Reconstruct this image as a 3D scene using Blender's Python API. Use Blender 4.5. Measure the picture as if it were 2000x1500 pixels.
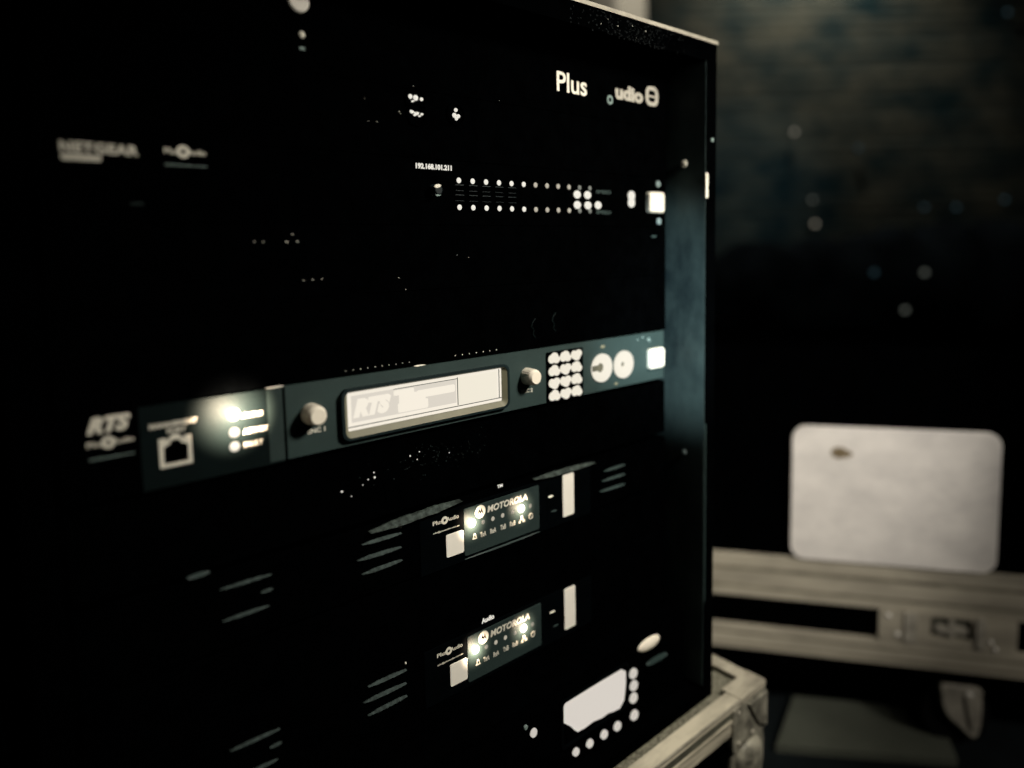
import bpy, bmesh, math, random
from mathutils import Vector, Matrix
random.seed(7)
S = bpy.context.scene
C = S.collection
for o in list(bpy.data.objects): bpy.data.objects.remove(o)

# ------------------------------------------------------------------ camera
# World: x along the rack front (u), y into the rack, z up. Millimetre input, metre world.
cd = bpy.data.cameras.new('camera'); cam = bpy.data.objects.new('camera', cd); C.objects.link(cam)
R3 = Matrix(((0.7623, 0.0779, -0.6425), (-0.6468, 0.0599, -0.7603), (-0.0208, 0.9952, 0.0961)))
R3 = R3.to_quaternion().normalized().to_matrix()
cam.matrix_world = Matrix.Translation((-0.04116, -0.39641, 0.08179)) @ R3.to_4x4()
cd.sensor_width = 36; cd.lens = 1340 / 2000 * 36
cd.shift_y = -(750 - 617.56) / 2000
cd.clip_start = 0.01; cd.clip_end = 60
cd.dof.use_dof = True; cd.dof.focus_distance = 0.492; cd.dof.aperture_fstop = 1.95
S.camera = cam

# ------------------------------------------------------------------ world and lamps
w = bpy.data.worlds.new('World'); S.world = w; w.use_nodes = True
w.node_tree.nodes['Background'].inputs[0].default_value = (0.25, 0.6, 0.75, 1)
w.node_tree.nodes['Background'].inputs[1].default_value = 0.003
S.view_settings.view_transform = 'Standard'; S.view_settings.look = 'None'
S.view_settings.exposure = 0; S.view_settings.gamma = 1

def spot(name, loc, target, power, col, angle, blend, size):
    l = bpy.data.lights.new(name, 'SPOT'); l.energy = power; l.color = col
    l.spot_size = math.radians(angle); l.spot_blend = blend; l.shadow_soft_size = size
    o = bpy.data.objects.new(name, l); C.objects.link(o); o.location = loc
    o.rotation_euler = (Vector(target) - Vector(loc)).to_track_quat('-Z', 'Y').to_euler()
    return o
WARM = (1, .93, .80)
spot('work_light', (.50, -.46, .36), (.36, 0, -.09), 27, WARM, 92, 1, .05)  # main work light above right, out of view
spot('work_light', (.72, -.75, .28), (.80, .20, -.30), 42, (1, .94, .86), 46, 1, .03)  # added lamp for the far card and bands, fading rightward
spot('work_light', (1.0, -.95, .10), (1.08, -.16, -.55), 11, (1, .93, .84), 34, 1, .03)  # added lamp to brighten the castor and the right of the bands
spot('work_light', (2.72, .92, 1.72), (2.97, 1.14, .9), 66, (1, .93, .78), 122, 1, .06)  # added lamp above the backdrop, for light that fades downward
spot('work_light', (2.0, .2, .9), (2.72, 1.25, .40), 11, (.36, .80, 1), 38, 1, .05)  # added bluish lamp that tints the lower backdrop
spot('work_light', (1.2, -.2, 1.4), (1.9, 1.2, .95), 65, WARM, 14, 1, .05)  # added narrow lamp for the pale post alone
spot('work_light', (.10, -.45, -.02), (.488, -.02, .015), 36, (.80, .95, .98), 24, 1, .01)  # added cool lamp for the sheen on the inner case wall

# ------------------------------------------------------------------ materials
def mat(name, col, rough=.5, spec=.3, metal=0, noise=0, nscale=40, bump=0, bscale=300, emit=0, col2=None, stretch=None):
    m = bpy.data.materials.new(name); m.use_nodes = True
    nt = m.node_tree; b = nt.nodes['Principled BSDF']
    b.inputs['Base Color'].default_value = (*col, 1)
    b.inputs['Roughness'].default_value = rough
    b.inputs['Specular IOR Level'].default_value = spec
    b.inputs['Metallic'].default_value = metal
    tc = nt.nodes.new('ShaderNodeTexCoord'); mp = nt.nodes.new('ShaderNodeMapping')
    nt.links.new(tc.outputs['Object'], mp.inputs[0])
    if stretch: mp.inputs['Scale'].default_value = stretch
    if noise:
        n = nt.nodes.new('ShaderNodeTexNoise'); n.inputs['Scale'].default_value = nscale; n.inputs['Detail'].default_value = 6
        n.inputs['Roughness'].default_value = .65
        nt.links.new(mp.outputs[0], n.inputs['Vector'])
        r = nt.nodes.new('ShaderNodeValToRGB')
        c2 = col2 or tuple(c * (1 - noise) for c in col)
        r.color_ramp.elements[0].position = .36; r.color_ramp.elements[0].color = (*c2, 1)
        r.color_ramp.elements[1].position = .64; r.color_ramp.elements[1].color = (*col, 1)
        nt.links.new(n.outputs['Fac'], r.inputs[0]); nt.links.new(r.outputs[0], b.inputs['Base Color'])
    if bump:
        n2 = nt.nodes.new('ShaderNodeTexNoise'); n2.inputs['Scale'].default_value = bscale; n2.inputs['Detail'].default_value = 4
        nt.links.new(mp.outputs[0], n2.inputs['Vector'])
        bu = nt.nodes.new('ShaderNodeBump'); bu.inputs['Strength'].default_value = bump; bu.inputs['Distance'].default_value = .001
        nt.links.new(n2.outputs['Fac'], bu.inputs['Height']); nt.links.new(bu.outputs[0], b.inputs['Normal'])
    if emit:
        b.inputs['Emission Color'].default_value = (*col, 1); b.inputs['Emission Strength'].default_value = emit
        b.inputs['Base Color'].default_value = (.3, .3, .3, 1) if not noise else b.inputs['Base Color'].default_value
        if not noise: b.inputs['Base Color'].default_value = (.05, .05, .05, 1)
    return m

M = {}
M['black'] = mat('black_paint', (.0004, .0005, .0006), .8, .0, noise=.5, nscale=60)
M['black_plastic'] = mat('black_plastic', (.0006, .0012, .0016), .6, .015, noise=.4, nscale=50)
M['dark_plastic'] = mat('dark_plastic', (.006, .011, .013), .6, .12, noise=.3, nscale=40)
M['teal'] = mat('teal_faceplate', (.026, .044, .043), .5, .2, noise=.18, nscale=25, bump=.15, bscale=900)
M['teal_end'] = mat('dark_teal_faceplate', (.004, .0075, .0078), .5, .04, noise=.2, nscale=25, bump=.15, bscale=900)  # darkened copy of the teal, for the faceplate's fade into shade
M['teal_dark'] = mat('dark_teal_frame', (.006, .014, .016), .45, .2, noise=.2, nscale=40)
M['bezel_inner'] = mat('bezel_inner', (.16, .155, .105), .55, .3, noise=.2, nscale=60)
M['glass_teal'] = mat('display_glass', (.022, .036, .035), .5, .2, noise=.15, nscale=30, bump=.2, bscale=800)
M['dust'] = mat('dusty_edge', (.06, .078, .072), .8, .1, noise=.75, nscale=260, bump=.6, bscale=700)  # grey of the lit bezel tops, put into the colour
M['slot'] = mat('slot_edge', (.052, .072, .07), .8, .1, noise=.6, nscale=300)  # paler than the faceplate, for light caught on slot edges
M['print'] = mat('cream_print', (.74, .71, .62), .7, .1, noise=.12, nscale=400)
M['print_mid'] = mat('dull_print', (.42, .40, .35), .7, .1, noise=.3, nscale=300)
M['print_dim'] = mat('grey_green_print', (.20, .27, .26), .7, .1, noise=.3, nscale=500)
M['sticker'] = mat('white_sticker', (.82, .79, .72), .6, .2, noise=.05, nscale=80)
M['knob'] = mat('cream_plastic', (.80, .74, .63), .5, .3, noise=.06, nscale=60)
M['metal'] = mat('worn_metal', (.75, .74, .68), .32, .5, metal=1, noise=.3, nscale=200)
M['screw'] = mat('screw_metal', (.20, .27, .28), .5, .4, noise=.3, nscale=200)
M['alu'] = mat('aluminium', (.60, .55, .43), .55, .4, metal=.0, noise=.75, nscale=30, bump=.5, bscale=160, stretch=(.2, .5, 3))
M['fitting'] = mat('worn_zinc', (.42, .40, .32), .45, .5, metal=.35, noise=.8, nscale=55, bump=1, bscale=120)
M['alu_far'] = mat('brushed_aluminium', (.44, .40, .31), .6, .4, noise=.35, nscale=9, bump=.2, bscale=60, stretch=(1, 1, 6))
M['groove_far'] = mat('shallow_groove', (.24, .22, .16), .8, .2, noise=.5, nscale=20)
M['alu_dark'] = mat('aluminium_groove', (.10, .10, .075), .8, .2, noise=.5, nscale=60)
M['case_rim'] = mat('pale_rim', (.42, .39, .32), .55, .3, noise=.45, nscale=40)
M['carpet'] = mat('speckled_carpet', (.26, .25, .19), .95, .05, noise=.8, nscale=330, bump=1, bscale=500)
M['lining'] = mat('case_lining', (.036, .054, .053), .55, .1, noise=1, nscale=13, col2=(.006, .011, .013), stretch=(1, 1, .6))  # patchy teal put into the colour for the inner wall's sheen
M['laminate'] = mat('black_laminate', (.0004, .0005, .0006), .8, .0, noise=.4, nscale=30)
M['glitter'] = mat('rough_black_edge', (.006, .008, .009), .9, .1, noise=.7, nscale=300)
M['card'] = mat('white_card', (.78, .74, .68), .65, .15, noise=.2, nscale=13, col2=(.60, .57, .53), stretch=(1, 1, 1.8))
M['stain'] = mat('brown_stain', (.22, .17, .10), .8, .1, noise=.4, nscale=90)
M['wall'] = mat('backdrop_wall', (.125, .128, .105), .9, .1, noise=.9, nscale=4.5, col2=(.018, .042, .050), stretch=(1, 1, 1.6))
M['cloth'] = mat('black_cloth', (.005, .007, .009), .95, .0, noise=.6, nscale=5)  # near black for the heap that darkens the wall's foot
M['floor'] = mat('floor', (.006, .009, .010), .85, .1, noise=.5, nscale=6)
M['slab'] = mat('grey_board', (.085, .092, .072), .85, .1, noise=.3, nscale=7)
M['post'] = mat('pale_post', (.72, .68, .58), .7, .2, noise=.15, nscale=8)
M['rubber'] = mat('black_rubber', (.004, .004, .004), .9, .05)
CR = (.84, .78, .65)
M['lit'] = mat('lit_white', CR, .5, .1, emit=.98)
M['led_bright'] = mat('led_glow', (1, .93, .78), .5, .1, emit=3.5)
M['led'] = mat('led_white', (.90, .86, .76), .5, .1, emit=.9)  # for lights, and for glints and lettering that glow by themselves
M['led_mid'] = mat('led_dim', (.42, .38, .30), .5, .1, emit=1)
M['led_soft'] = mat('led_soft', (.13, .14, .12), .5, .1, emit=1)
M['led_teal'] = mat('led_teal', (.022, .045, .055), .5, .1, emit=1)
M['lcd_base'] = mat('lcd_backlight', (.88, .81, .69), .4, .1, emit=1)
M['lcd_grey'] = mat('lcd_grey', (.70, .645, .56), .4, .1, emit=.95)
M['lcd_line'] = mat('lcd_dark_line', (.02, .03, .03), .5, .1)
M['screen'] = mat('screen_white', (.66, .61, .55), .4, .1, emit=.98)
M['button'] = mat('lit_button', (.60, .56, .50), .5, .1, emit=.92)

# ------------------------------------------------------------------ mesh helpers (millimetres: u right, v up, o towards the viewer)
class MB:
    def __init__(s): s.b = bmesh.new(); s.f = lambda u, v, o: (u / 1000, -o / 1000, v / 1000)
    def V(s, u, v, o): return s.b.verts.new(s.f(u, v, o))
    def prism(s, pts, o0, o1, shrink=0.0):
        n = len(pts); cu = sum(p[0] for p in pts) / n; cv = sum(p[1] for p in pts) / n
        back = [s.V(u, v, o0) for u, v in pts]
        if shrink:
            k = min(shrink, abs(o1 - o0) * .6)
            mid = [s.V(u, v, o1 - k) for u, v in pts]
            def sh(u, v):
                d = math.hypot(u - cu, v - cv) or 1; return (u - (u - cu) / d * shrink, v - (v - cv) / d * shrink)
            front = [s.V(*sh(u, v), o1) for u, v in pts]; rings = [back, mid, front]
        else:
            front = [s.V(u, v, o1) for u, v in pts]; rings = [back, front]
        for a, c in zip(rings, rings[1:]):
            for i in range(n): s.b.faces.new((a[i], a[(i + 1) % n], c[(i + 1) % n], c[i]))
        s.b.faces.new(front); s.b.faces.new(back[::-1]); return s
    def box(s, u0, u1, v0, v1, o0, o1, shrink=0): return s.prism([(u0, v0), (u1, v0), (u1, v1), (u0, v1)], o0, o1, shrink)
    def rr(s, u0, u1, v0, v1, o0, o1, r, shrink=0, n=5):
        return s.prism(rrp(u0, u1, v0, v1, r, n), o0, o1, shrink)
    def cyl(s, u, v, r, o0, o1, r1=None, n=24, shrink=0, ry=1):
        r1 = r if r1 is None else r1
        A = [s.V(u + r * math.cos(t * 2 * math.pi / n), v + ry * r * math.sin(t * 2 * math.pi / n), o0) for t in range(n)]
        rings = [A]
        rings.append([s.V(u + r1 * math.cos(t * 2 * math.pi / n), v + ry * r1 * math.sin(t * 2 * math.pi / n), o1 - shrink) for t in range(n)])
        if shrink: rings.append([s.V(u + (r1 - shrink) * math.cos(t * 2 * math.pi / n), v + ry * (r1 - shrink) * math.sin(t * 2 * math.pi / n), o1) for t in range(n)])
        for a, c in zip(rings, rings[1:]):
            for i in range(n): s.b.faces.new((a[i], a[(i + 1) % n], c[(i + 1) % n], c[i]))
        s.b.faces.new(rings[-1]); s.b.faces.new(A[::-1]); return s
    def dome(s, u, v, r, o0, h, n=16, ru=None, m=5):
        ru = ru or r; rings = []
        for k in range(m):
            a = k / m * math.pi / 2
            rings.append([s.V(u + ru * math.cos(a) * math.cos(t * 2 * math.pi / n), v + r * math.cos(a) * math.sin(t * 2 * math.pi / n), o0 + h * math.sin(a)) for t in range(n)])
        top = s.V(u, v, o0 + h)
        for a, c in zip(rings, rings[1:]):
            for i in range(n): s.b.faces.new((a[i], a[(i + 1) % n], c[(i + 1) % n], c[i]))
        for i in range(n): s.b.faces.new((rings[-1][i], rings[-1][(i + 1) % n], top))
        s.b.faces.new(rings[0][::-1]); return s
    def ring(s, outer, inner, o0, o1, oi=None):
        # frame between two point loops; inner edge may sit at another depth (a sloping frame)
        n = len(outer); oi = o1 if oi is None else oi
        A = [s.V(*p, o0) for p in outer]; B = [s.V(*p, o1) for p in outer]; D = [s.V(*p, oi) for p in inner]; E_ = [s.V(*p, min(o0, oi) - .3) for p in inner]
        for a, c in ((A, B), (B, D), (D, E_), (E_, A)):
            for i in range(n): s.b.faces.new((a[i], a[(i + 1) % n], c[(i + 1) % n], c[i]))
        return s
    def tube(s, pts, r, n=8):
        pts = [Vector(s.f(*p)) for p in pts]; r = r / 1000; rings = []
        for i, p in enumerate(pts):
            t = (pts[min(i + 1, len(pts) - 1)] - pts[max(i - 1, 0)]).normalized()
            a = t.orthogonal().normalized() if not rings else (ref - t * ref.dot(t)).normalized()
            ref = a; c = t.cross(a)
            rings.append([s.b.verts.new(p + r * (math.cos(k * 2 * math.pi / n) * a + math.sin(k * 2 * math.pi / n) * c)) for k in range(n)])
        for a, c in zip(rings, rings[1:]):
            for i in range(n): s.b.faces.new((a[i], a[(i + 1) % n], c[(i + 1) % n], c[i]))
        s.b.faces.new(rings[0][::-1]); s.b.faces.new(rings[-1]); return s
    def wedge(s, p0, p1, h, d, o0, taper0=.2, taper1=1.0, n=14, jag=0.0):
        # a thin raised lip from p0 to p1 whose top slopes up and back, so light from above catches it
        L = []
        for i in range(n + 1):
            t = i / n; k = min(1, taper0 + (1 - taper0) * min(1, t * 3.5)) * min(1, taper1 + (1 - taper1) * min(1, (1 - t) * 3.5))
            k *= 1 + random.uniform(-jag, jag)
            u = p0[0] + (p1[0] - p0[0]) * t; v = p0[1] + (p1[1] - p0[1]) * t
            L.append([s.V(u, v - h * k / 2, o0), s.V(u, v - h * k / 2, o0 + d), s.V(u, v + h * k / 2, o0 + d * .35), s.V(u, v + h * k / 2, o0)])
        for a, c in zip(L, L[1:]):
            for i in range(4): s.b.faces.new((a[i], a[(i + 1) % 4], c[(i + 1) % 4], c[i]))
        s.b.faces.new(L[0][::-1]); s.b.faces.new(L[-1]); return s
    def build(s, name, m, parent=None, smooth=False):
        bmesh.ops.recalc_face_normals(s.b, faces=s.b.faces)
        me = bpy.data.meshes.new(name); s.b.to_mesh(me); s.b.free()
        me.materials.append(M[m])
        if smooth:
            for p in me.polygons: p.use_smooth = True
            try: me.set_sharp_from_angle(angle=math.radians(40))
            except Exception: pass
        return link(name, me, parent)
def link(name, me, parent=None):
    o = bpy.data.objects.new(name, me); C.objects.link(o)
    if parent:
        o.parent = parent; o.matrix_parent_inverse = Matrix.Translation(-wl(parent))
    return o
def wl(o):
    v = Vector(o.location)
    if o.parent: v = v + Vector((0, 0, 0))
    return v
def rrp(u0, u1, v0, v1, r, n=5):
    P = []
    for cx, cy, a0 in ((u1 - r, v1 - r, 0), (u0 + r, v1 - r, 90), (u0 + r, v0 + r, 180), (u1 - r, v0 + r, 270)):
        for k in range(n + 1):
            a = math.radians(a0 + 90 * k / n); P.append((cx + r * math.cos(a), cy + r * math.sin(a)))
    return P
def thing(name, label, cat, loc=(0, 0, 0), group=None):
    o = bpy.data.objects.new(name, None); C.objects.link(o); o.empty_display_size = .02
    o.location = (loc[0] / 1000, -loc[2] / 1000, loc[1] / 1000)
    return tag(o, label, cat, group)
def tag(o, label, cat, group=None):
    o['label'] = label; o['category'] = cat
    if group: o['group'] = group
    return o
def struct(o): o['kind'] = 'structure'; return o
def text(name, s, u0, u1, v0, v1, o, m, parent, bold=.0, shear=0, slope=0, depth=.12, spacing=1):
    cu = bpy.data.curves.new('t', 'FONT'); cu.body = s; cu.offset = bold; cu.shear = shear; cu.extrude = .02; cu.resolution_u = 4; cu.space_character = spacing
    ob = bpy.data.objects.new('t', cu); C.objects.link(ob); bpy.context.view_layer.update()
    me = bpy.data.meshes.new_from_object(ob.evaluated_get(bpy.context.evaluated_depsgraph_get()))
    bpy.data.objects.remove(ob)
    xs = [v.co.x for v in me.vertices]; ys = [v.co.y for v in me.vertices]; x0, x1, y0, y1 = min(xs), max(xs), min(ys), max(ys)
    for v in me.vertices:
        tx = (v.co.x - x0) / (x1 - x0); ty = (v.co.y - y0) / (y1 - y0)
        uu = u0 + tx * (u1 - u0); vv = v0 + ty * (v1 - v0) + slope * tx
        v.co = (uu / 1000, -(o + (depth if v.co.z > 0 else -.05)) / 1000, vv / 1000)
    me.materials.clear(); me.materials.append(M[m])
    return link(name, me, parent)
def glow(loc, power, parent, col=(1, .76, .54), cone=110):
    l = bpy.data.lights.new('led_light', 'SPOT'); l.energy = power; l.color = col; l.shadow_soft_size = .0006
    l.spot_size = math.radians(cone); l.spot_blend = 1
    o = bpy.data.objects.new('led_light', l); C.objects.link(o); o.parent = parent
    p = Vector((loc[0] / 1000, -loc[2] / 1000, loc[1] / 1000)); o.location = p - Vector(parent.location)
    o.rotation_euler = (math.radians(90), 0, 0)     # added spot shining back on the faceplate, in place of lens bloom
    return o
def flecks(name, pts, o, m, parent, sq=.6, st=1.2, h=.5):
    for u, v, r in pts:
        b = MB(); b.dome(u, v, r * sq, o, h, ru=r * st, n=8); b.build(name, m, parent)
def copy_tree(o, parent=None, skip=()):
    c = o.copy(); C.objects.link(c)
    if parent:
        mi = o.matrix_parent_inverse.copy(); c.parent = parent; c.matrix_parent_inverse = mi
    for ch in list(o.children):
        if ch.name.split('.')[0] in skip: continue
        copy_tree(ch, c)
    return c

# ------------------------------------------------------------------ setting
def quad(name, pts, m):
    me = bpy.data.meshes.new(name); me.from_pydata(pts, [], [(0, 1, 2, 3)]); me.materials.append(M[m]); return link(name, me)
struct(quad('floor', [(-8, -8, -.64), (12, -8, -.64), (12, 10, -.64), (-8, 10, -.64)], 'floor'))
# backdrop wall about 3 m away, with shallow horizontal ribs
d1 = Vector((3.7007 - 2.506, .519 - 1.5327, 0)).normalized(); n1 = Vector((-d1.y, d1.x, 0)); c1 = Vector((3.1, 1.03, 0))
bm = bmesh.new(); prev = None
for i in range(180):
    z = -.64 + i * .02
    off = .0025 if i % 2 else 0
    a = c1 - d1 * 4.5 + n1 * off; b = c1 + d1 * 3.5 + n1 * off
    cur = (bm.verts.new((a.x, a.y, z)), bm.verts.new((b.x, b.y, z)))
    if prev: bm.faces.new((prev[0], prev[1], cur[1], cur[0]))
    prev = cur
bmesh.ops.solidify(bm, geom=bm.faces[:], thickness=.05)
me = bpy.data.meshes.new('wall'); bm.to_mesh(me); bm.free(); me.materials.append(M['wall'])
tag(link('wall', me), 'dim olive and teal backdrop wall with faint horizontal ribs', 'wall')
# glowing discs standing in for blurred points of light; lamp bodies made up
wpos = [((1550, 258), (2888, 1136, 569), 31, 'led_mid', 'lone pale round light on the wall, nearest the rack case edge'),
        ((1585, 390), (2924, 1067, 273), 29, 'led_soft', 'upper light of the close vertical pair on the dark wall'),
        ((1590, 437), (2925, 1054, 168), 33, 'led_mid', 'lower light of the close vertical pair on the dark wall'),
        ((1803, 405), (3294, 750, 230), 22, 'led_teal', 'dim teal light left of its twin at middle height'),
        ((1865, 405), (3400, 660, 227), 22, 'led_teal', 'dim teal light right of its twin at middle height'),
        ((1803, 532), (3272, 733, -53), 25, 'led_soft', 'round grey light at the right, above the lowest one'),
        ((1705, 532), (3104, 875, -49), 24, 'led_teal', 'faint blue light left of the round grey light'),
        ((1765, 605), (3194, 778, -214), 26, 'led_soft', 'lowest round light, straight above the white card'),
        ((1675, 290), (3095, 951, 492), 24, 'led_teal', 'very faint light high in the middle of the wall'),
        ((1965, 390), (3564, 525, 256), 22, 'led_teal', 'faint teal light farthest right at middle height'),
        ((1965, 25), (3637, 566, 1069), 40, 'led_teal', 'faint light near the top right corner')]
camp = Vector((-.0412, -.3964, .0818))
for _, p, r, mm, lab in wpos:
    P = Vector(p) / 1000; ray = (P - camp)
    t = (c1 - n1 * (.66 if P.z < 0 else .03) - camp).dot(n1) / ray.dot(n1); Q = camp + ray * t
    root = bpy.data.objects.new('indicator_lamp', None); C.objects.link(root); root.location = Q
    tag(root, lab, 'indicator lamp', 'small out of focus lights on the backdrop')
    for nm, rr_, dz, mt in (('housing', 12, 0, 'black'), ('lens', 8.5 if mm != 'led_teal' else 9, 8, mm)):
        b2 = bmesh.new(); bmesh.ops.create_cone(b2, cap_ends=True, segments=20, radius1=rr_ / 1000, radius2=rr_ * .8 / 1000, depth=.012)
        me = bpy.data.meshes.new(nm); b2.to_mesh(me); b2.free(); me.materials.append(M[mt])
        o = bpy.data.objects.new(nm, me); C.objects.link(o); o.parent = root
        o.rotation_euler = (-n1).to_track_quat('Z', 'Y').to_euler(); o.location = -n1 * (dz / 1000)

# black heap added so the foot of the wall fades into the dark
from mathutils import noise as mn
bm = bmesh.new(); NX, NY = 110, 22; G = []
for i in range(NX + 1):
    row = []; a = i / NX; x = -1.0 + 2.3 * a
    topz = .06 + .10 * min(1, max(0, (x + .6) / .9)) + .07 * mn.noise(Vector((x * 4.1, 4.2, 0))) + .06 * mn.noise(Vector((x * 9, 1.2, 0)))
    for j in range(NY + 1):
        q = j / NY * math.pi; z = -.64 + (topz + .64) * math.sin(q) ** .55; dd = .3 * math.cos(q)
        p = c1 + d1 * x - n1 * (.32 + dd) ; n_ = mn.noise(Vector((x * 7, z * 5, dd * 6))) * .03
        row.append(bm.verts.new((p.x - n1.x * n_, p.y - n1.y * n_, z if 0 < j < NY else -.64)))
    G.append(row)
for i in range(NX):
    for j in range(NY): bm.faces.new((G[i][j], G[i + 1][j], G[i + 1][j + 1], G[i][j + 1]))
bm.faces.new([G[0][j] for j in range(NY + 1)]); bm.faces.new([G[NX][j] for j in range(NY, -1, -1)])
bmesh.ops.recalc_face_normals(bm, faces=bm.faces)
me = bpy.data.meshes.new('cloth_cover'); bm.to_mesh(me); bm.free(); me.materials.append(M['cloth'])
for p in me.polygons: p.use_smooth = True
tag(link('cloth_cover', me), 'black cloth covering a long uneven heap in front of the backdrop', 'cloth cover')

# pale post far behind
bm = bmesh.new(); P2 = rrp(1.809, 1.973, 1.2, 1.36, .025)
lo = [bm.verts.new((x, y, -.64)) for x, y in P2]; hi = [bm.verts.new((x, y, 1.5)) for x, y in P2]
for i in range(len(P2)): bm.faces.new((lo[i], lo[(i + 1) % len(P2)], hi[(i + 1) % len(P2)], hi[i]))
bm.faces.new(hi); bm.faces.new(lo[::-1]); me = bpy.data.meshes.new('post'); bm.to_mesh(me); bm.free(); me.materials.append(M['post'])
tag(link('post', me), 'pale blurred upright post rising behind the top of the rack case', 'post')

# ------------------------------------------------------------------ rack case (outer shell)
rc = thing('rack_case', 'tall black flight case with pale rim holding the lit rack equipment', 'flight case', (230, -349, -230))
b = MB(); b.box(488, 503, -349, 257, -460, 39.5); b.build('side_panel', 'laminate', rc)
b = MB(); b.box(487.4, 488, -334, 242, -455, 39); b.build('lining', 'lining', rc)
b = MB(); b.box(-21, -6, -349, 257, -460, 39.5); b.build('side_panel', 'laminate', rc)
b = MB(); b.box(-6, 488, 242, 257, -460, 39.5); b.build('top_panel', 'laminate', rc)
b = MB(); b.box(-6, 488, -349, -338, -460, 39.5); b.build('bottom_panel', 'laminate', rc)
b = MB(); b.box(-6, 488, -338, 242, -475, -460); b.build('back_panel', 'laminate', rc)
b = MB(); b.box(-21, 503, 257.2, 260.2, 8, 41); b.build('top_rim', 'case_rim', rc)
b = MB()
for i in range(420):      # crumbly foam under the rim
    u = random.gauss(385, 38); v = random.uniform(238, 256) if random.random() < .75 else random.uniform(228, 242)
    if 320 < u < 455 and v > 240: b.dome(u, v, random.uniform(.35, 1.1), 39.3, random.uniform(.4, 1.4), n=5, m=2)
b.build('foam_edge', 'glitter', rc)
b = MB()
for u, v, r in ((352, 247, .5), (371, 249, .6), (392, 244, .45), (404, 251, .6), (388, 252, .5), (360, 252, .4)): b.dome(u, v, r, 39.6, .8, n=6, m=2)
b.build('foam_fleck', 'print', rc)
def side_bolt(y, z, r, mt, name='rivet'):   # on the lining, facing the rack
    bm = bmesh.new(); bmesh.ops.create_uvsphere(bm, u_segments=14, v_segments=8, radius=r / 1000)
    for v in bm.verts: v.co = Vector((v.co.x * .5 + .4873, v.co.y - y / 1000, v.co.z + z / 1000))
    me = bpy.data.meshes.new(name); bm.to_mesh(me); bm.free(); me.materials.append(M[mt]); return link(name, me, rc)
side_bolt(17, 156, 3.6, 'print'); side_bolt(18, -111, 2.6, 'screw')
b = MB(); b.rr(486.5, 489.8, 124, 146, 39.6, 40.5, 1.4); b.build('latch_plate', 'print', rc)
b = MB(); b.dome(497, 175, 2, 39.4, 1.2); b.build('rivet', 'print_dim', rc)
b = MB(); b.box(487.9, 489.2, -250, -80, 39.6, 40.3); b.build('edge_strip', 'teal', rc)

# ------------------------------------------------------------------ rack ears helper
def ear_plate(parent, v0, v1, name='ear_label'):
    b = MB(); b.rr(454, 475.5, v0, v1, 0, 4.5, 3, .8); return b.build(name, 'print', parent)
def screw(parent, u, v, r=2.3, m='screw'):
    b = MB(); b.cyl(u, v, r, 0, 1.4, n=16, shrink=.5); o = b.build('screw', m, parent)
    b = MB(); b.box(u - r * .5, u + r * .5, v - .25, v + .25, 1.2, 1.55); b.build('screw_slot', 'black', o); return o

# ------------------------------------------------------------------ drawer with brand lettering (2U, on top)
dr = thing('rack_unit', 'black topmost rack unit with large cream lettering and round lock', 'rack unit', (241, 189, 0))
b = MB(); b.box(0, 482.6, 189.2, 236, -12, 0, .4); b.build('front_panel', 'black', dr)
text('lettering', 'Plus', 344.6, 378.5, 205.0, 220.5, 0, 'print', dr, bold=.012, slope=0)
text('lettering', 'udio', 413.5, 450, 207.5, 220.0, 0, 'print_mid', dr, bold=.05, slope=0)
b = MB(); b.ring(rrp(453.5, 471, 207, 224, 6), rrp(457.5, 467, 210.5, 220.5, 2.5), 0, .3)
b.box(457, 467.5, 214.6, 216.2, 0, .25); b.build('emblem', 'print_mid', dr)
b = MB(); b.ring(rrp(403, 410, 202, 209.5, 3.2), rrp(404.6, 408.4, 203.8, 207.7, 1.8), 0, .3); b.build('small_ring', 'print_dim', dr)
b = MB(); b.cyl(134.6, 228.6, 6.6, 0, 3, n=32, shrink=.8); b.build('lock', 'sticker', dr, True)
b = MB(); b.dome(136.5, 210.2, 2.1, 0, 1.2); b.build('lock_stud', 'print', dr)
b = MB(); b.rr(134.3, 137.9, 201.2, 203.2, 0, .8, .8); b.build('lock_mark', 'print_dim', dr)
# ------------------------------------------------------------------ connector panel (1U)
cp = thing('connector_panel', 'black rack panel with three clusters of shiny contacts below the lettered panel', 'rack panel', (241, 145, 0))
b = MB(); b.box(0, 482.6, 144.8, 188.8, -12, 0, .4); b.build('front_panel', 'black', cp)
def conn(name, pts, u, v, r):
    b = MB(); b.ring([(u + r * math.cos(t * math.pi / 12), v + r * math.sin(t * math.pi / 12)) for t in range(24)],
                     [(u + r * .8 * math.cos(t * math.pi / 12), v + r * .8 * math.sin(t * math.pi / 12)) for t in range(24)], 0, 1.5)
    k = b.build(name, 'black', cp)
    for pu, pv, pr, pq in pts:
        b = MB(); b.dome(pu, pv, pr, 0, 1.6, ru=pr * pq); b.build('contact', 'led', k)  # contacts emit, in place of a glint on metal
conn('connector', [(209.8, 184, 1.6, .9), (213.9, 183.6, 1.9, 1), (218.4, 183.2, 1.2, 1), (211.6, 181.0, .8, 1.4)], 214, 182.5, 8.5)
conn('connector', [(210.6, 174.4, 1.3, 1.2), (214.2, 173.8, 1.5, 1.3), (218.3, 173.4, .8, 1.3), (212.7, 172.3, .7, 1.5), (216.4, 172.0, .6, 1.5)], 214, 173, 8)
conn('connector', [(246.4, 179.3, 1.35, 1), (245.1, 175.6, 1.7, 1), (248.4, 175.3, 1.4, 1), (246.7, 173.4, 1.2, 1)], 246.5, 176.5, 8)
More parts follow.
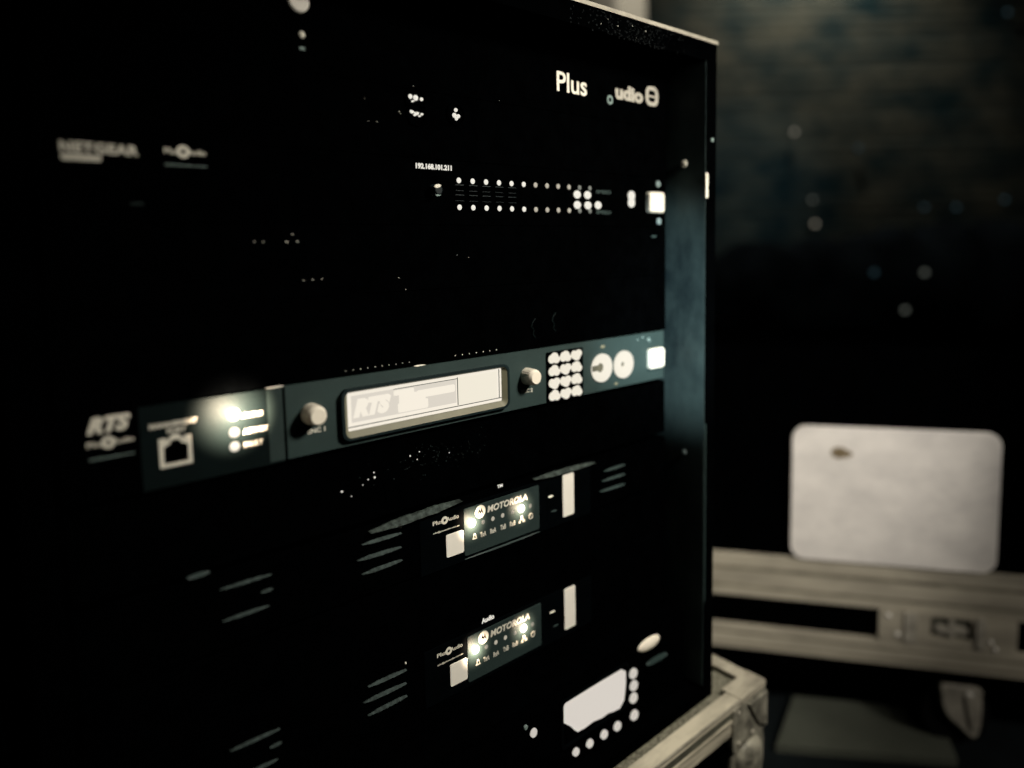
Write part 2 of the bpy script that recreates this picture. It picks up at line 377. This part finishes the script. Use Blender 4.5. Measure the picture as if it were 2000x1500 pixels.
flecks('paint_chip', ((212.5, 191, .5), (201, 173.2, .55), (202, 172, .4), (178, 165, .45), (184, 165, .4), (209, 166.5, .35), (286, 190.5, .4), (176, 178.5, .35), (253.5, 174.8, .4)), 0, 'print', cp, .55, 1.3)  # small pale specks on the panel

# ------------------------------------------------------------------ network switch (1U)
sw = thing('network_switch', 'black rack switch with two rows of port lights and an address label', 'network switch', (241, 100, 0))
b = MB(); b.box(0, 482.6, 100.2, 144.4, -12, 0, .4); b.build('faceplate', 'black', sw)
text('brand_lettering', 'NETGEAR', 11.2, 45.5, 133.6, 138.8, 0, 'print', sw, bold=.045, spacing=1.1)
b = MB(); b.rr(11.3, 28.6, 129.8, 132.6, 0, .2, 1.1); b.build('underline', 'print', sw)
def emblem_sticker(parent, u0, u1, v, h, o=0, m='print', ru=3, web=True, web_m='print_dim'):
    w_ = u1 - u0; c = u0 + w_ * .45
    t = text('sticker_lettering', 'Plus', u0, c - ru * .55, v - h / 2, v + h / 2, o, m, parent, bold=.02)
    text('sticker_lettering', 'Audio', c + ru * .55, u1, v - h / 2, v + h / 2, o, m, parent, bold=.02)
    b = MB(); n = 20
    b.ring([(c + ru * math.cos(k * 2 * math.pi / n), v + ru * math.sin(k * 2 * math.pi / n)) for k in range(n)],
           [(c + ru * .38 * math.cos(k * 2 * math.pi / n), v + ru * .38 * math.sin(k * 2 * math.pi / n)) for k in range(n)], o, o + .2)
    b.build('sticker_emblem', m, parent)
    if web: text('web_address', 'info@plusaudio.com.au', u0, u1, v - h * .5 - ru * 1.9, v - h * .5 - ru * 1.2, o, web_m, parent, bold=.035)
emblem_sticker(sw, 57.5, 78.4, 137.5, 3.0, ru=3.4, web=False)
text('web_address', 'info@plusaudio.com.au', 57.5, 78.4, 129.6, 131.0, 0, 'print_dim', sw, bold=.05)
b = MB(); b.box(40, 46, 109.2, 109.7, 0, .15); b.build('small_print', 'teal', sw)
text('address_label', '192.168.101.211', 212.3, 241.6, 137.4, 141.2, 0, 'led', sw, bold=.045)  # label glows by itself, in place of light falling on it
b = MB(); b.cyl(225.6, 123.2, 4.3, 0, 7, r1=3.6, n=24, shrink=1); k = b.build('knob', 'dark_plastic', sw, True)
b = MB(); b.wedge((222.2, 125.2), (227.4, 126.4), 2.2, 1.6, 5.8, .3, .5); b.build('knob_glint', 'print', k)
b = MB(); b.wedge((223, 119.6), (227, 119.8), 1.2, .8, 6.2, .3, .3); b.build('knob_mark', 'print_dim', k)
for i in range(12):
    u = 247.5 + i * 12.13
    mk = 'led' if i < 6 else ('led_mid' if i < 10 else 'led_soft')
    b = MB(); b.dome(u, 131.2, 2.0, 0, .8, ru=1.95); b.build('port_light', mk, sw)
    b = MB(); b.dome(u, 112.5, 2.0, 0, .8, ru=1.95); b.build('port_light', mk, sw)
    for v0, v1 in ((122.6, 128), (115.5, 121)):
        b = MB(); b.box(u - 3.8, u + 4.2, v0, v1, -.05, .25); p = b.build('port', 'black', sw)
        if i < 5:
            b = MB(); b.box(u - 3.6, u + 4, v1 - .1, v1 + .25, .2, .4); b.box(u - 3.6, u + 4, v0 + 1.4, v0 + 1.6, .2, .4); b.build('port_lip', 'teal_dark', p)
for u, v in ((366, 125.6), (378.2, 125.6), (366, 117.2), (378.5, 117.2), (390.8, 117.6)):
    b = MB(); b.dome(u, v, 3.3, 0, 1.2, ru=4.2); b.build('activity_light', 'led', sw)
text('row_print', 'SPEED', 388.5, 407, 127.3, 130.3, 0, 'teal', sw, bold=.03)
text('row_print', 'SPEED', 388.5, 407, 110.3, 113.3, 0, 'teal', sw, bold=.03)
b = MB(); b.cyl(433.3, 126.9, 4.3, 0, 1, ry=.98); b.cyl(433.3, 121, 4.3, 0, .97, ry=.98); b.build('status_light', 'led', sw)
ear_plate(sw, 112.6, 131)
for u, v in ((470.4, 138.6), (471.8, 105)): screw(sw, u, v, 3)
b = MB(); b.rr(461, 468, 90.5, 92.2, 0, .6, .7); b.build('ear_mark', 'teal', sw)

# ------------------------------------------------------------------ blank panel + vented panel
bp = thing('blank_panel', 'plain black rack panel with a few pale flecks under the switch', 'rack panel', (241, 56, 0))
b = MB(); b.box(0, 482.6, 56.2, 99.8, -12, 0, .4); b.build('front_panel', 'black', bp)
flecks('paint_fleck', ((102, 89.5, .55), (107, 89.4, .5), (121, 89.3, .75), (127.5, 89.4, .7), (124.7, 93.8, .6), (130, 66.2, .5), (136, 66.3, .6), (142, 66.3, .5), (196, 65, .4), (201, 56.9, .4), (244, 79, .35), (254, 77, .35)), 0, 'print', bp)  # glints on the panel drawn as pale flecks
vp = thing('vent_panel', 'black rack panel with a row of tiny holes just above the lit intercom unit', 'rack panel', (241, 4, 0))
b = MB(); b.box(0, 482.6, 4.6, 55.8, -12, 0, .4); b.build('front_panel', 'black', vp)
b = MB()
for i in range(10): b.dome(155 + i * 5.2, 7.6, .42, 0, .4, n=8)
for i in range(7): b.dome(240 + i * 6.3, 7.6, .5, 0, .4, n=8)
b.build('vent_hole_row', 'print', vp)  # pale domes stand for the lit edges of the holes
for (u, v) in ((314.5, 21), (336.6, 24)):
    b = MB(); b.tube([(u + 2.5, v + 7, .6), (u - 1, v + 4, 1), (u - 2.2, v + 1, 1.2), (u + .6, v - 2, 1), (u - .4, v - 5, .8), (u + 2, v - 8, .6)], .55); b.build('wire_clip', 'teal_end', vp)  # two curled teal marks on the panel

# ------------------------------------------------------------------ intercom base unit (1U, lit)
ic = thing('intercom_unit', 'teal grey rack intercom unit with glowing display, two cream knobs and keypad', 'intercom unit', (241, -44.5, 0))
b = MB(); b.box(0, 35.8, -42, 3.6, -12, 0, .4); b.build('faceplate_ear', 'black', ic)  # black stretch stands for the unlit end of one continuous faceplate
b = MB(); b.box(36, 113.6, -42, 3.6, -12, 0, .4); b.build('faceplate_end', 'teal_end', ic)  # darkened stretch where the light on the faceplate falls off
b = MB(); b.box(114.3, 478.5, -40.6, 4.0, -12, 1.0, .5); b.build('faceplate', 'teal', ic)
b = MB(); b.box(113.4, 114.5, -41, 3.4, -3, .5); b.build('panel_seam', 'black', ic)
b = MB(); b.box(104, 113.2, -40.5, 3.0, 0, .35); b.build('edge_strip', 'glass_teal', ic)
b = MB(); b.wedge((104, 4.1), (114, 4.0), .9, 1.0, -.4, .5, .5); b.wedge((205, 4.5), (214, 4.5), .8, 1.0, .3, .2, .2); b.build('worn_edge', 'print', ic)  # two pale slips on the top edge
text('brand_lettering', 'RTS', 12.6, 32.8, -6.6, 2.0, 0, 'print', ic, bold=.06, shear=.35)
emblem_sticker(ic, 12.2, 33.6, -11.8, 2.6, ru=3.2, web=False)
text('web_address', 'info@plusaudio.com.au', 13, 33.4, -20.2, -18.8, 0, 'print_dim', ic, bold=.05)
text('port_lettering', 'MANAGEMENT', 41, 65, -9.0, -6.3, 0, 'print', ic, bold=.045)
text('port_lettering', 'PORT', 49.5, 59, -12.8, -10, 0, 'print', ic, bold=.03)
out = [(45, -31), (61.4, -31), (61.4, -15), (57.5, -15), (57.5, -17), (55, -13.6), (51.5, -13.6), (49, -17), (49, -15), (45, -15)]
inn = [(47.2, -29), (59.4, -29), (59.4, -20), (57, -18.8), (56.5, -18.8), (55, -16.4), (51.5, -16.4), (50, -18.8), (49.2, -18.8), (47.2, -20)]
b = MB(); b.ring(out, inn, 0, .3); pt = b.build('network_port', 'print', ic)
b = MB(); b.prism(inn, 0, .1); b.build('port_opening', 'black', pt)
for (u, v, r, mt, nm) in ((84.6, -8.2, 3.6, 'led_bright', 'status_led'), (84.4, -18.7, 2.9, 'lit', 'status_led'), (84.2, -26.9, 2.9, 'lit', 'status_led')):
    b = MB(); b.dome(u, v, r, 0, 1.8); b.build(nm, mt, ic)
glow((84.6, -8.2, 9), .22, ic); glow((84.6, -8.2, 24), 1.7, ic, cone=98)
text('led_lettering', 'STATUS', 89, 101, -11.2, -8.6, 0, 'print', ic, bold=.03)
text('led_lettering', 'ACTIVE/STDBY', 89.4, 112, -20.6, -17.8, 0, 'print', ic, bold=.035)
text('led_lettering', 'FAULT', 89.4, 100.5, -28.4, -25.6, 0, 'print', ic, bold=.035)
def knob(u, v, lab, lu, lv):
    b = MB(); b.cyl(u, v, 6.6, 1, 10, r1=6.2, n=32, shrink=0); b.cyl(u, v, 6.2, 10, 12.6, r1=5.4, n=32, shrink=.7)
    k = b.build('knob', 'knob', ic, True)
    b = MB()
    for t in range(24):
        a = t * math.pi / 12; b.tube([(u + 6.45 * math.cos(a), v + 6.45 * math.sin(a), 2), (u + 6.15 * math.cos(a), v + 6.15 * math.sin(a), 9)], .28, 5)
    b.build('grip_ribs', 'knob', k)
    text('knob_lettering', lab, lu, lu + 11.5, lv - 4.6, lv - 1.6, 1, 'print', ic, bold=.025)
knob(130, -15.3, 'ENC 1', 127.5, -23.2)
knob(306.6, -16, 'ENC 2', 301, -24.6)
# display bezel
O_ = rrp(149.2, 286.5, -36.8, -3.4, 5.5, 6); I1 = rrp(151.2, 284.6, -35.2, -5.0, 4.8, 6); I2 = rrp(154.2, 281.0, -31.4, -6.2, 1.6, 6)
b = MB(); b.ring(O_, I1, 1, 4.4, 4.4); bz = b.build('display_bezel', 'teal_dark', ic)
b = MB(); b.ring(I1, I2, 1.1, 4.2, 1.6); b.build('bezel_slope', 'bezel_inner', bz)
b = MB(); b.box(154.3, 280.8, -31.2, -6.4, 1, 1.35); lc = b.build('display_screen', 'lcd_base', ic)
b = MB(); b.box(157, 239, -26.0, -8.6, 1.3, 1.45); b.build('screen_panel', 'lcd_grey', lc)
text('screen_lettering', 'RTS', 158, 186, -23.4, -11, 1.5, 'lcd_base', lc, bold=.09, shear=.3)
b = MB(); b.rr(188, 204, -13.4, -9.8, 1.45, 1.55, 1); b.rr(206, 238, -17.8, -12.4, 1.45, 1.56, 1.4)
b.rr(192, 213, -19.5, -13, 1.45, 1.57, 1); b.rr(191, 215, -25.4, -18.8, 1.45, 1.555, 1.2); b.build('screen_lines', 'lcd_base', lc)
b = MB(); b.box(240.5, 276.5, -28, -8, 1.4, 1.6, .2); b.build('screen_softkey', 'lit', lc)
b = MB(); b.box(154.5, 280.6, -29.0, -28.5, 1.35, 1.65); b.box(188, 240, -9.0, -8.6, 1.35, 1.66); b.box(240, 240.5, -28, -8, 1.35, 1.67)
b.box(278.2, 278.7, -28.5, -7, 1.35, 1.68); b.build('screen_rule', 'lcd_line', lc)
# keypad
b = MB(); b.rr(327.3, 368.6, -41.0, 0.0, 1, 2.0, 1.2); kp = b.build('keypad', 'black', ic)
rk = random.Random(3)
for r_ in range(4):
    for c_ in range(3):
        u = 335.2 + c_ * 12.7; v = -5.4 - r_ * 10.1
        b = MB(); s1 = rk.choice((-1, 1))
        b.cyl(u - 2.8, v + .3 * s1, 3.5, 2, 3.4, n=16, shrink=.5, ry=1.0)
        b.cyl(u + 2.3, v + 1.1 * s1, 3.6, 2, 3.37, n=16, shrink=.5, ry=.85)
        b.cyl(u + .2, v - 1.2 * s1, 3.9, 2, 3.44, n=16, shrink=.5, ry=.9)
        if rk.random() < .5: b.cyl(u - 2.9, v + 2.0, 2.0, 2, 3.3, n=14, shrink=.4)
        b.build('key', 'lit', kp, True)
# two glowing round controls
for u, v, hu, hs in ((392, -20.4, -4.2, 4.2), (420.4, -20.9, -3.4, 2.3)):
    n = 32; cu_, cv_ = u + hu * .55, v + .4
    outer = [(u + 12.6 * math.cos(k * 2 * math.pi / n), v + 12.2 * math.sin(k * 2 * math.pi / n)) for k in range(n)]
    inner = [(cu_ + hs * math.cos(k * 2 * math.pi / n), cv_ + hs * math.sin(k * 2 * math.pi / n)) for k in range(n)]
    b = MB(); b.ring(outer, inner, 1, 2.6); rg = b.build('glow_ring', 'lit', ic)
    b = MB(); b.cyl(cu_, cv_, hs - .1, 1, 1.6, n=24); b.build('ring_socket', 'alu_dark', rg)
    glow((u, v, 14), .0035, ic)
b = MB(); b.box(379.2, 386.4, -22.2, -17.4, 2.4, 2.9, .2); b.build('ring_notch', 'alu_dark', ic)
b = MB(); b.dome(394, -2.5, 1.6, 1, .6, ru=3); b.build('panel_mark', 'bezel_inner', ic)
b = MB(); b.dome(411, -37, 1.3, 1, .5, ru=2.4); b.build('panel_mark', 'bezel_inner', ic)
flecks('paint_fleck', [(440 + rk.uniform(0, 18), rk.uniform(-4, 2), rk.uniform(.7, 1.4)) for _ in range(6)], 1, 'print_dim', ic, .9, .9)  # small pale flecks near the right end
ear_plate(ic, -29.6, -11)

# ------------------------------------------------------------------ vent cover below the intercom
vc = thing('textured_panel', 'black dusty rack panel with tiny glints directly below the intercom unit', 'rack panel', (241, -94, 0))
b = MB(); b.box(0, 482.6, -93.5, -44.8, -12, -1, .4); b.build('front_panel', 'black', vc)
b = MB()
for i in range(90): b.dome(random.gauss(222, 24), random.gauss(-62, 6.5), random.uniform(.12, .4), -1, .3, n=5, m=2)
b.build('dust', 'teal', vc)
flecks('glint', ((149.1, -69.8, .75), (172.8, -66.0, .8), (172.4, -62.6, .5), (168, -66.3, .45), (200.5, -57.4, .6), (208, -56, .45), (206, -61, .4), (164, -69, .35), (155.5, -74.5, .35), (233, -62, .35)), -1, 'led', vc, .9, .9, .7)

# ------------------------------------------------------------------ repeaters
RL = ('black rack repeater directly under the dusty panel, its blank white sticker and lights higher',
      'black rack repeater lower in the case, just above the bottom mixer screen')
rp = thing('radio_repeater', RL[0], 'radio repeater', (241, -144, 0), 'black radio repeaters in the rack')
b = MB(); b.box(0, 482.6, -143.5, -99.5, -12, -.6, .5); b.build('faceplate', 'black', rp)
b = MB(); b.box(205, 378, -145.5, -103.2, -1, .35, .6); b.build('front_bezel', 'black_plastic', rp)
b = MB(); b.wedge((243, -144.2), (318, -144.6), 1.6, 1.2, -.3, .3, .3, jag=.05); b.build('lower_lip', 'teal', rp)
b = MB(); b.wedge((166, -101.0), (240, -98.2), 3.8, 5, -.8, .05, .1, n=40, jag=.14); b.build('top_ridge', 'dust', rp)  # ridges placed only where the bezel top catches light
b = MB(); b.wedge((312, -99.9), (382, -101.3), 2.9, 4, -.8, .1, .1, n=30, jag=.08); b.build('top_ridge', 'dust', rp)
b = MB(); b.rr(242.8, 317.6, -142, -106.0, .3, 1.0, 1.5, .3)
dp = b.build('display_panel', 'glass_teal', rp)
b = MB(); b.cyl(257.9, -111.7, 4.9, 1, 1.25, n=32); em = b.build('emblem', 'print', rp)
b = MB(); b.prism([(254.9, -114.2), (256.7, -108.9), (257.9, -111.8), (259.1, -108.9), (260.9, -114.2), (259.5, -113.2), (258.9, -111.6), (257.9, -114), (256.9, -111.6), (256.3, -113.2)], 1.2, 1.35); b.build('emblem_mark', 'black', em)
text('brand_lettering', 'MOTOROLA', 264.8, 304.8, -114.6, -109.4, 1, 'print', rp, bold=.03, shear=.15)
for i, u in enumerate((260.5, 269.8, 279.4, 289.3, 307.8)):
    b = MB(); b.dome(u, -120.6, 1.75, 1, .5, ru=1.6); b.build('status_light', 'led_mid' if i in (1, 2) else 'led_soft', rp)
for u, v, p in ((250.3, -118.6, 1.0), (298.3, -120.3, .7)):
    b = MB(); b.dome(u, v, 3.3, 1, 1.5, ru=3.3); b.build('bright_led', 'led_bright', rp)
    glow((u, v, 6.5), .045 * p, rp); glow((u, v, 13), .14 * p, rp)
for s_, u in (('TxA', 260.2), ('RxA', 269.8), ('TxB', 279.6), ('RxB', 289.2)):
    text('light_lettering', s_, u - 2.8, u + 2.8, -131.6, -127.8, 1, 'print', rp, bold=.02)
def icon(pts, nm, close=True, r=.32):
    b = MB(); b.tube([(x, y, 1.1) for x, y in (pts + [pts[0]] if close else pts)], r, 6); return b.build(nm, 'print', rp)
icon([(250.2, -131), (251, -130.4), (251.3, -128), (252.2, -126.8), (253.1, -128), (253.4, -130.4), (254.2, -131)], 'bell_icon')
b = MB(); b.box(297.2, 299.6, -128, -126.2, 1, 1.2); b.box(295.4, 297.4, -131.6, -129.8, 1, 1.2); b.box(299.4, 301.6, -131.6, -129.8, 1, 1.2); b.box(298.2, 298.6, -130, -128, 1, 1.18); b.box(296.2, 300.8, -129.2, -128.8, 1, 1.19); b.build('network_icon', 'print', rp)
icon([(308.1 + 2.0 * math.cos(k * math.pi / 8), -128.9 + 2.2 * math.sin(k * math.pi / 8)) for k in range(16)], 'clock_icon')
icon([(308.1, -127.4), (308.1, -129), (309, -129.4)], 'clock_hands', False, .2)
emblem_sticker(rp, 216.2, 238.8, -109.9, 3.0, o=.35, ru=2.9, web=False)
text('web_address', 'info@plusaudio.com.au', 216.3, 239, -118.0, -116.4, .35, 'print', rp, bold=.015)
b = MB(); b.rr(226.6, 242.4, -138.2, -121.2, .3, 1.1, 1.6, .2); b.build('blank_sticker', 'sticker', rp)
b = MB(); b.rr(343.8, 357, -140.2, -104.2, .35, 1.1, 1.5, .2); wt = b.build('white_label', 'sticker', rp)
b = MB(); b.rr(326.5, 340, -139, -108, .3, .6, 1.5); us = b.build('service_port', 'black_plastic', rp)
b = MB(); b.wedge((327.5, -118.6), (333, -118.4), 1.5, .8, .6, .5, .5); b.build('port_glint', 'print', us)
b = MB(); b.wedge((331, -131.5), (336.6, -131.8), 1.2, .6, .6, .3, .3); b.build('port_edge', 'teal', us)
for k, (a, c) in enumerate((((160.8, -108.3), (190.6, -108.9)), ((157, -118.0), (190.2, -118.6)), ((160, -128.3), (190.4, -128.0)))):
    b = MB(); b.wedge(a, c, 2.1, 1.8, -.7, .02, .3, n=26, jag=.22); b.build('vent_slot', 'slot', rp)
for a, c in (((71.2, -107.9), (101, -108.4)), ((94, -117.6), (101.5, -117.6)), ((71.5, -127), (98.5, -127.2))):
    b = MB(); b.wedge(a, c, 1.6, 1.4, -.7, .05, .2, n=18, jag=.12); b.build('vent_slot', 'slot', rp)
for a, c in (((395.5, -112.7), (423, -112.6)), ((392.5, -121), (423, -121.3)), ((389.5, -129.8), (423, -130.6))):
    b = MB(); b.wedge(a, c, 1.9, 1.6, -.7, .1, .3, n=16, jag=.1); b.build('side_slot', 'teal', rp)  # teal lips drawn as highlights on the slot edges
b = MB(); b.wedge((54.2, -95.4), (66.5, -95.6), 2.3, 1.4, -.7, .2, .2); b.build('handle_edge', 'teal', rp)
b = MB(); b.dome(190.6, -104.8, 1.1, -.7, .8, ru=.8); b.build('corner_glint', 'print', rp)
t1 = text('top_lettering', 'TM', 276.4, 281.6, -99.0, -96.6, -1, 'led', rp, bold=.03)  # lettering glows by itself, as if lit
rp2 = copy_tree(rp, skip=('side_slot', 'top_lettering', 'handle_edge', 'top_ridge', 'lower_lip'))
rp2['label'] = RL[1]
rp2.location.z -= .0986
text('top_lettering', 'Audio', 257, 269, -199.6, -195.6, .6, 'led', rp2, bold=.03)  # end of a lit sticker, made to glow

# ------------------------------------------------------------------ filler panels
def filler(v0, v1, lab):
    t = thing('filler_panel', lab, 'rack panel', (241, v0, 0), 'plain black filler panels'); b = MB(); b.box(0, 482.6, v0, v1, -12, -1.2, .4); b.build('front_panel', 'black', t); return t
filler(-197.5, -146.2, 'plain black filler panel between the two radio repeaters')
filler(-262, -243.0, 'plain black filler strip right below the lower radio repeater')

# ------------------------------------------------------------------ bottom device: screen with round lit buttons
bd = thing('control_unit', 'black unit with white lit screen ringed by round buttons at the case bottom', 'control unit', (330, -338, 20))
b = MB(); b.box(6, 478, -337.2, -263, -10, 24.6, .6); b.build('body', 'black', bd)
SC = [(318, -281.5), (321, -279.6), (388.5, -281.2), (393.6, -285), (393.6, -297), (391.4, -310.5), (385.5, -315.6), (378, -314.8), (371, -313.0), (363, -313.4), (352, -311.5), (342, -312.2), (333.5, -311.4), (330.5, -308.6), (326, -303), (318, -296)]  # ragged outline follows the glare, not the screen's own shape
b = MB(); b.prism(SC, 24.6, 25.2); sc = b.build('screen', 'screen', bd)
b = MB(); b.ring(rrp(314.5, 397, -318, -277, 3), rrp(317, 394.5, -316, -279, 3), 24.6, 26.2); b.build('screen_frame', 'black_plastic', bd)
for i, (u, v) in enumerate(((403.3, -291.1), (403.9, -302.7), (403.4, -314.0), (404.4, -330.6), (381.9, -330.0), (364.9, -329.1), (347.3, -328.3), (330.9, -327.3))):
    r = 4.6 if i < 4 else 4.1 - .25 * (i - 4)
    b = MB(); b.cyl(u, v, r, 24.6, 27, n=24, shrink=.7, ry=.96); b.build('button', 'button', bd, True)
b = MB(); b.cyl(285.6, -288.1, 3.2, 24.6, 26.4, n=20, shrink=.6, ry=1.1); b.build('button', 'button', bd, True)
b = MB(); b.cyl(277.6, -279.8, 1.9, 24.6, 26, n=16, shrink=.4); b.build('button', 'print_dim', bd, True)
b = MB(); b.dome(425.6, -272.5, 5.8, 24.6, 4, ru=15.5, n=28); b.build('cap', 'knob', bd, True)
b = MB(); b.wedge((421.5, -290.6), (450.5, -291.8), 4.5, 2.5, 24.4, .2, .3, n=16, jag=.08); b.build('handle_edge', 'teal', bd)

# ------------------------------------------------------------------ lower flight case (the rack stands on it)
lcse = thing('lower_flight_case', 'low flight case under the rack with worn metal edges and corner fittings', 'flight case', (300, -560, -150))
b = MB(); b.box(-60, 548, -560, -351.5, -520, 60); b.build('body', 'laminate', lcse)
b = MB(); b.box(-56, 540, -351.4, -349.3, -516, 55); b.build('lid_carpet', 'carpet', lcse)
b = MB()
b.box(-60, 530, -346.5, -343, 52, 66, .3); b.box(-60, 530, -375, -346.7, 60.2, 64.5, .3); b.box(-60, 530, -349.5, -346.6, 64.6, 66.5)
b.box(-60, 530, -362, -359, 64.6, 66); b.build('front_edge', 'alu', lcse)
b = MB(); b.box(-60, 530, -345.2, -343.4, 66.1, 67.4, .5); b.build('edge_bead', 'case_rim', lcse)  # pale strip put on for the highlight along the lip
b = MB(); b.box(-60, 530, -358, -351, 64.7, 65.0); b.build('edge_groove', 'alu_dark', lcse)
b = MB(); b.box(537, 552.5, -346.5, -343.2, -520, 50, .3); b.box(548.2, 552, -371, -346.7, -520, 50); b.build('side_edge', 'alu', lcse)
b = MB(); b.box(508, 553, -348, -342.2, 47, 67.6, 1.2); b.build('corner_bracket', 'alu', lcse)
b = MB(); b.rr(497, 553, -393, -348.3, 62, 67, 4, .8); cb = b.build('corner_bracket', 'fitting', lcse)
b = MB(); b.prism([(520, -352), (552, -352), (552, -388), (538, -380)], 67.05, 70, 1); b.build('bracket_rib', 'fitting', cb)
for u, v in ((505, -355), (546, -358), (506, -386), (530, -386)):
    b = MB(); b.dome(u, v, 2.6, 67, 1.6); b.build('rivet', 'case_rim', cb)
b = MB(); b.dome(527, -410, 21, 60, 15, n=28, m=8, ru=24); b.rr(499, 556, -436, -392, 58, 65, 9, 2); b.build('ball_corner', 'fitting', lcse, True)
b = MB(); b.box(524, 541, -560, -392.3, 60.3, 64.3, .3); b.box(541.4, 552.6, -560, -392.3, 60.3, 64.5, .3); b.build('upright_edge', 'fitting', lcse)

# ------------------------------------------------------------------ flight case in the background
P0 = Vector((.9684, -.03125, 0)); e1 = Vector((.585, -.811, 0)).normalized(); nn = Vector((-.811, -.585, 0))
fbg = lambda s, h, o: tuple(P0 + e1 * (s / 1000) + nn * (o / 1000) + Vector((0, 0, h / 1000)))
def BG():
    b = MB(); b.f = fbg; return b
bc = bpy.data.objects.new('wheeled_flight_case', None); C.objects.link(bc); bc.location = fbg(0, -638, 0)
tag(bc, 'black flight case on castors behind, with two pale metal bands and a latch', 'flight case')
b = BG(); b.box(-700, 700, -372, -62, -220, 0); b.build('lid', 'laminate', bc)
b = BG(); b.box(-700, 700, -540, -373, -220, -1); b.build('body', 'laminate', bc)
for h0, h1 in ((-436, -372), (-518, -482)):
    b = BG(); b.box(-700, 700, h0, h1, .2, 7, .4); bd_ = b.build('metal_band', 'alu_far', bc)
    b = BG(); b.box(-700, 700, h0 + (h1 - h0) * .62, h0 + (h1 - h0) * .70, 7.05, 7.3); b.box(-700, 700, h0 + (h1 - h0) * .2, h0 + (h1 - h0) * .26, 7.05, 7.3); b.build('band_groove', 'groove_far', bd_)
b = BG(); b.ring(rrp(-22, 150, -482, -434, 5), rrp(44, 96, -470, -440, 4), .4, 8.5, 8.5); la = b.build('latch', 'alu_far', bc)
b = BG(); b.box(44, 96, -470, -440, .3, 2); b.build('latch_recess', 'alu_dark', la)
b = BG(); b.rr(50, 90, -462, -452, 2, 8, 3); b.rr(66, 74, -468, -442, 2, 9, 3); b.build('latch_handle', 'case_rim', la)
for a_, c_ in ((10, 26), (100, 112)):
    b = BG(); b.rr(a_, c_, -480, -436, 8.6, 11, 2, .5); b.build('latch_strap', 'case_rim', la)
for s, h in ((2, -470), (118, -468), (124, -478), (-10, -444)):
    b = BG(); b.dome(s, h, 3.2, 8.5, 2.6); b.build('rivet', 'sticker', la)
for s in (-420, 86):
    b = BG(); b.rr(s - 26, s + 26, -556, -540.5, -40, 6, 4); b.build('castor_plate', 'rubber', bc) if False else b.b.free()
    cs = None
    b = BG(); b.box(s - 22, s + 22, -546, -540.2, -40, -2, .5); b.prism([(s - 24, -545), (s - 18, -541.5), (s + 22, -541.5), (s + 28, -546), (s + 29, -575), (s + 28, -600), (s + 25, -613), (s + 20, -617), (s + 13, -613), (s + 4, -604), (s - 8, -595), (s - 17, -584), (s - 22, -570)], -6, 2, 2)
    b.prism([(s + 6, -552), (s + 14, -552), (s + 21, -604), (s + 15, -600)], 2.1, 5, 1)
    cs = b.build('castor', 'case_rim', bc)
    b = BG(); b.cyl(s - 2, -591, 46, -34, -8, n=32, shrink=4); b.build('castor_wheel', 'rubber', cs, True)
    b = BG(); b.dome(s + 12, -552, 5, 0, 4); b.build('castor_bolt', 'sticker', cs)
# white card
cdm = bpy.data.objects.new('white_card', None); C.objects.link(cdm); cdm.location = fbg(-8, -378, 9)
tag(cdm, 'blank white card with rounded corners and one brown spot, against the far case', 'card')
pl = [(x, y - (.035 * (x + 142)) * 0) for x, y in rrp(-142, 120, -370, -174, 19, 8)]
b = BG(); b.prism(pl, 7.6, 11, .8); b.build('card_sheet', 'card', cdm)
b = BG(); b.cyl(-80, -211, 11, 11, 11.15, ry=.75, n=14); b.cyl(-76, -212, 13.5, 11, 11.1, ry=.45, n=14); b.build('spot', 'stain', cdm)
# grey board on the floor
zf = -.64
top = [(.948, .104), (1.077, -.057), (.984, -.1125), (.826, .067)]
bm = bmesh.new(); lo = [bm.verts.new((x, y, zf + .001)) for x, y in top]; hi = [bm.verts.new((x, y, zf + .012)) for x, y in top]
for i in range(4): bm.faces.new((lo[i], lo[(i + 1) % 4], hi[(i + 1) % 4], hi[i]))
bm.faces.new(hi); bm.faces.new(lo[::-1]); bmesh.ops.recalc_face_normals(bm, faces=bm.faces)
me = bpy.data.meshes.new('floor_board'); bm.to_mesh(me); bm.free(); me.materials.append(M['slab'])
tag(link('floor_board', me), 'dim grey flat board lying on the dark floor below the far case', 'board')
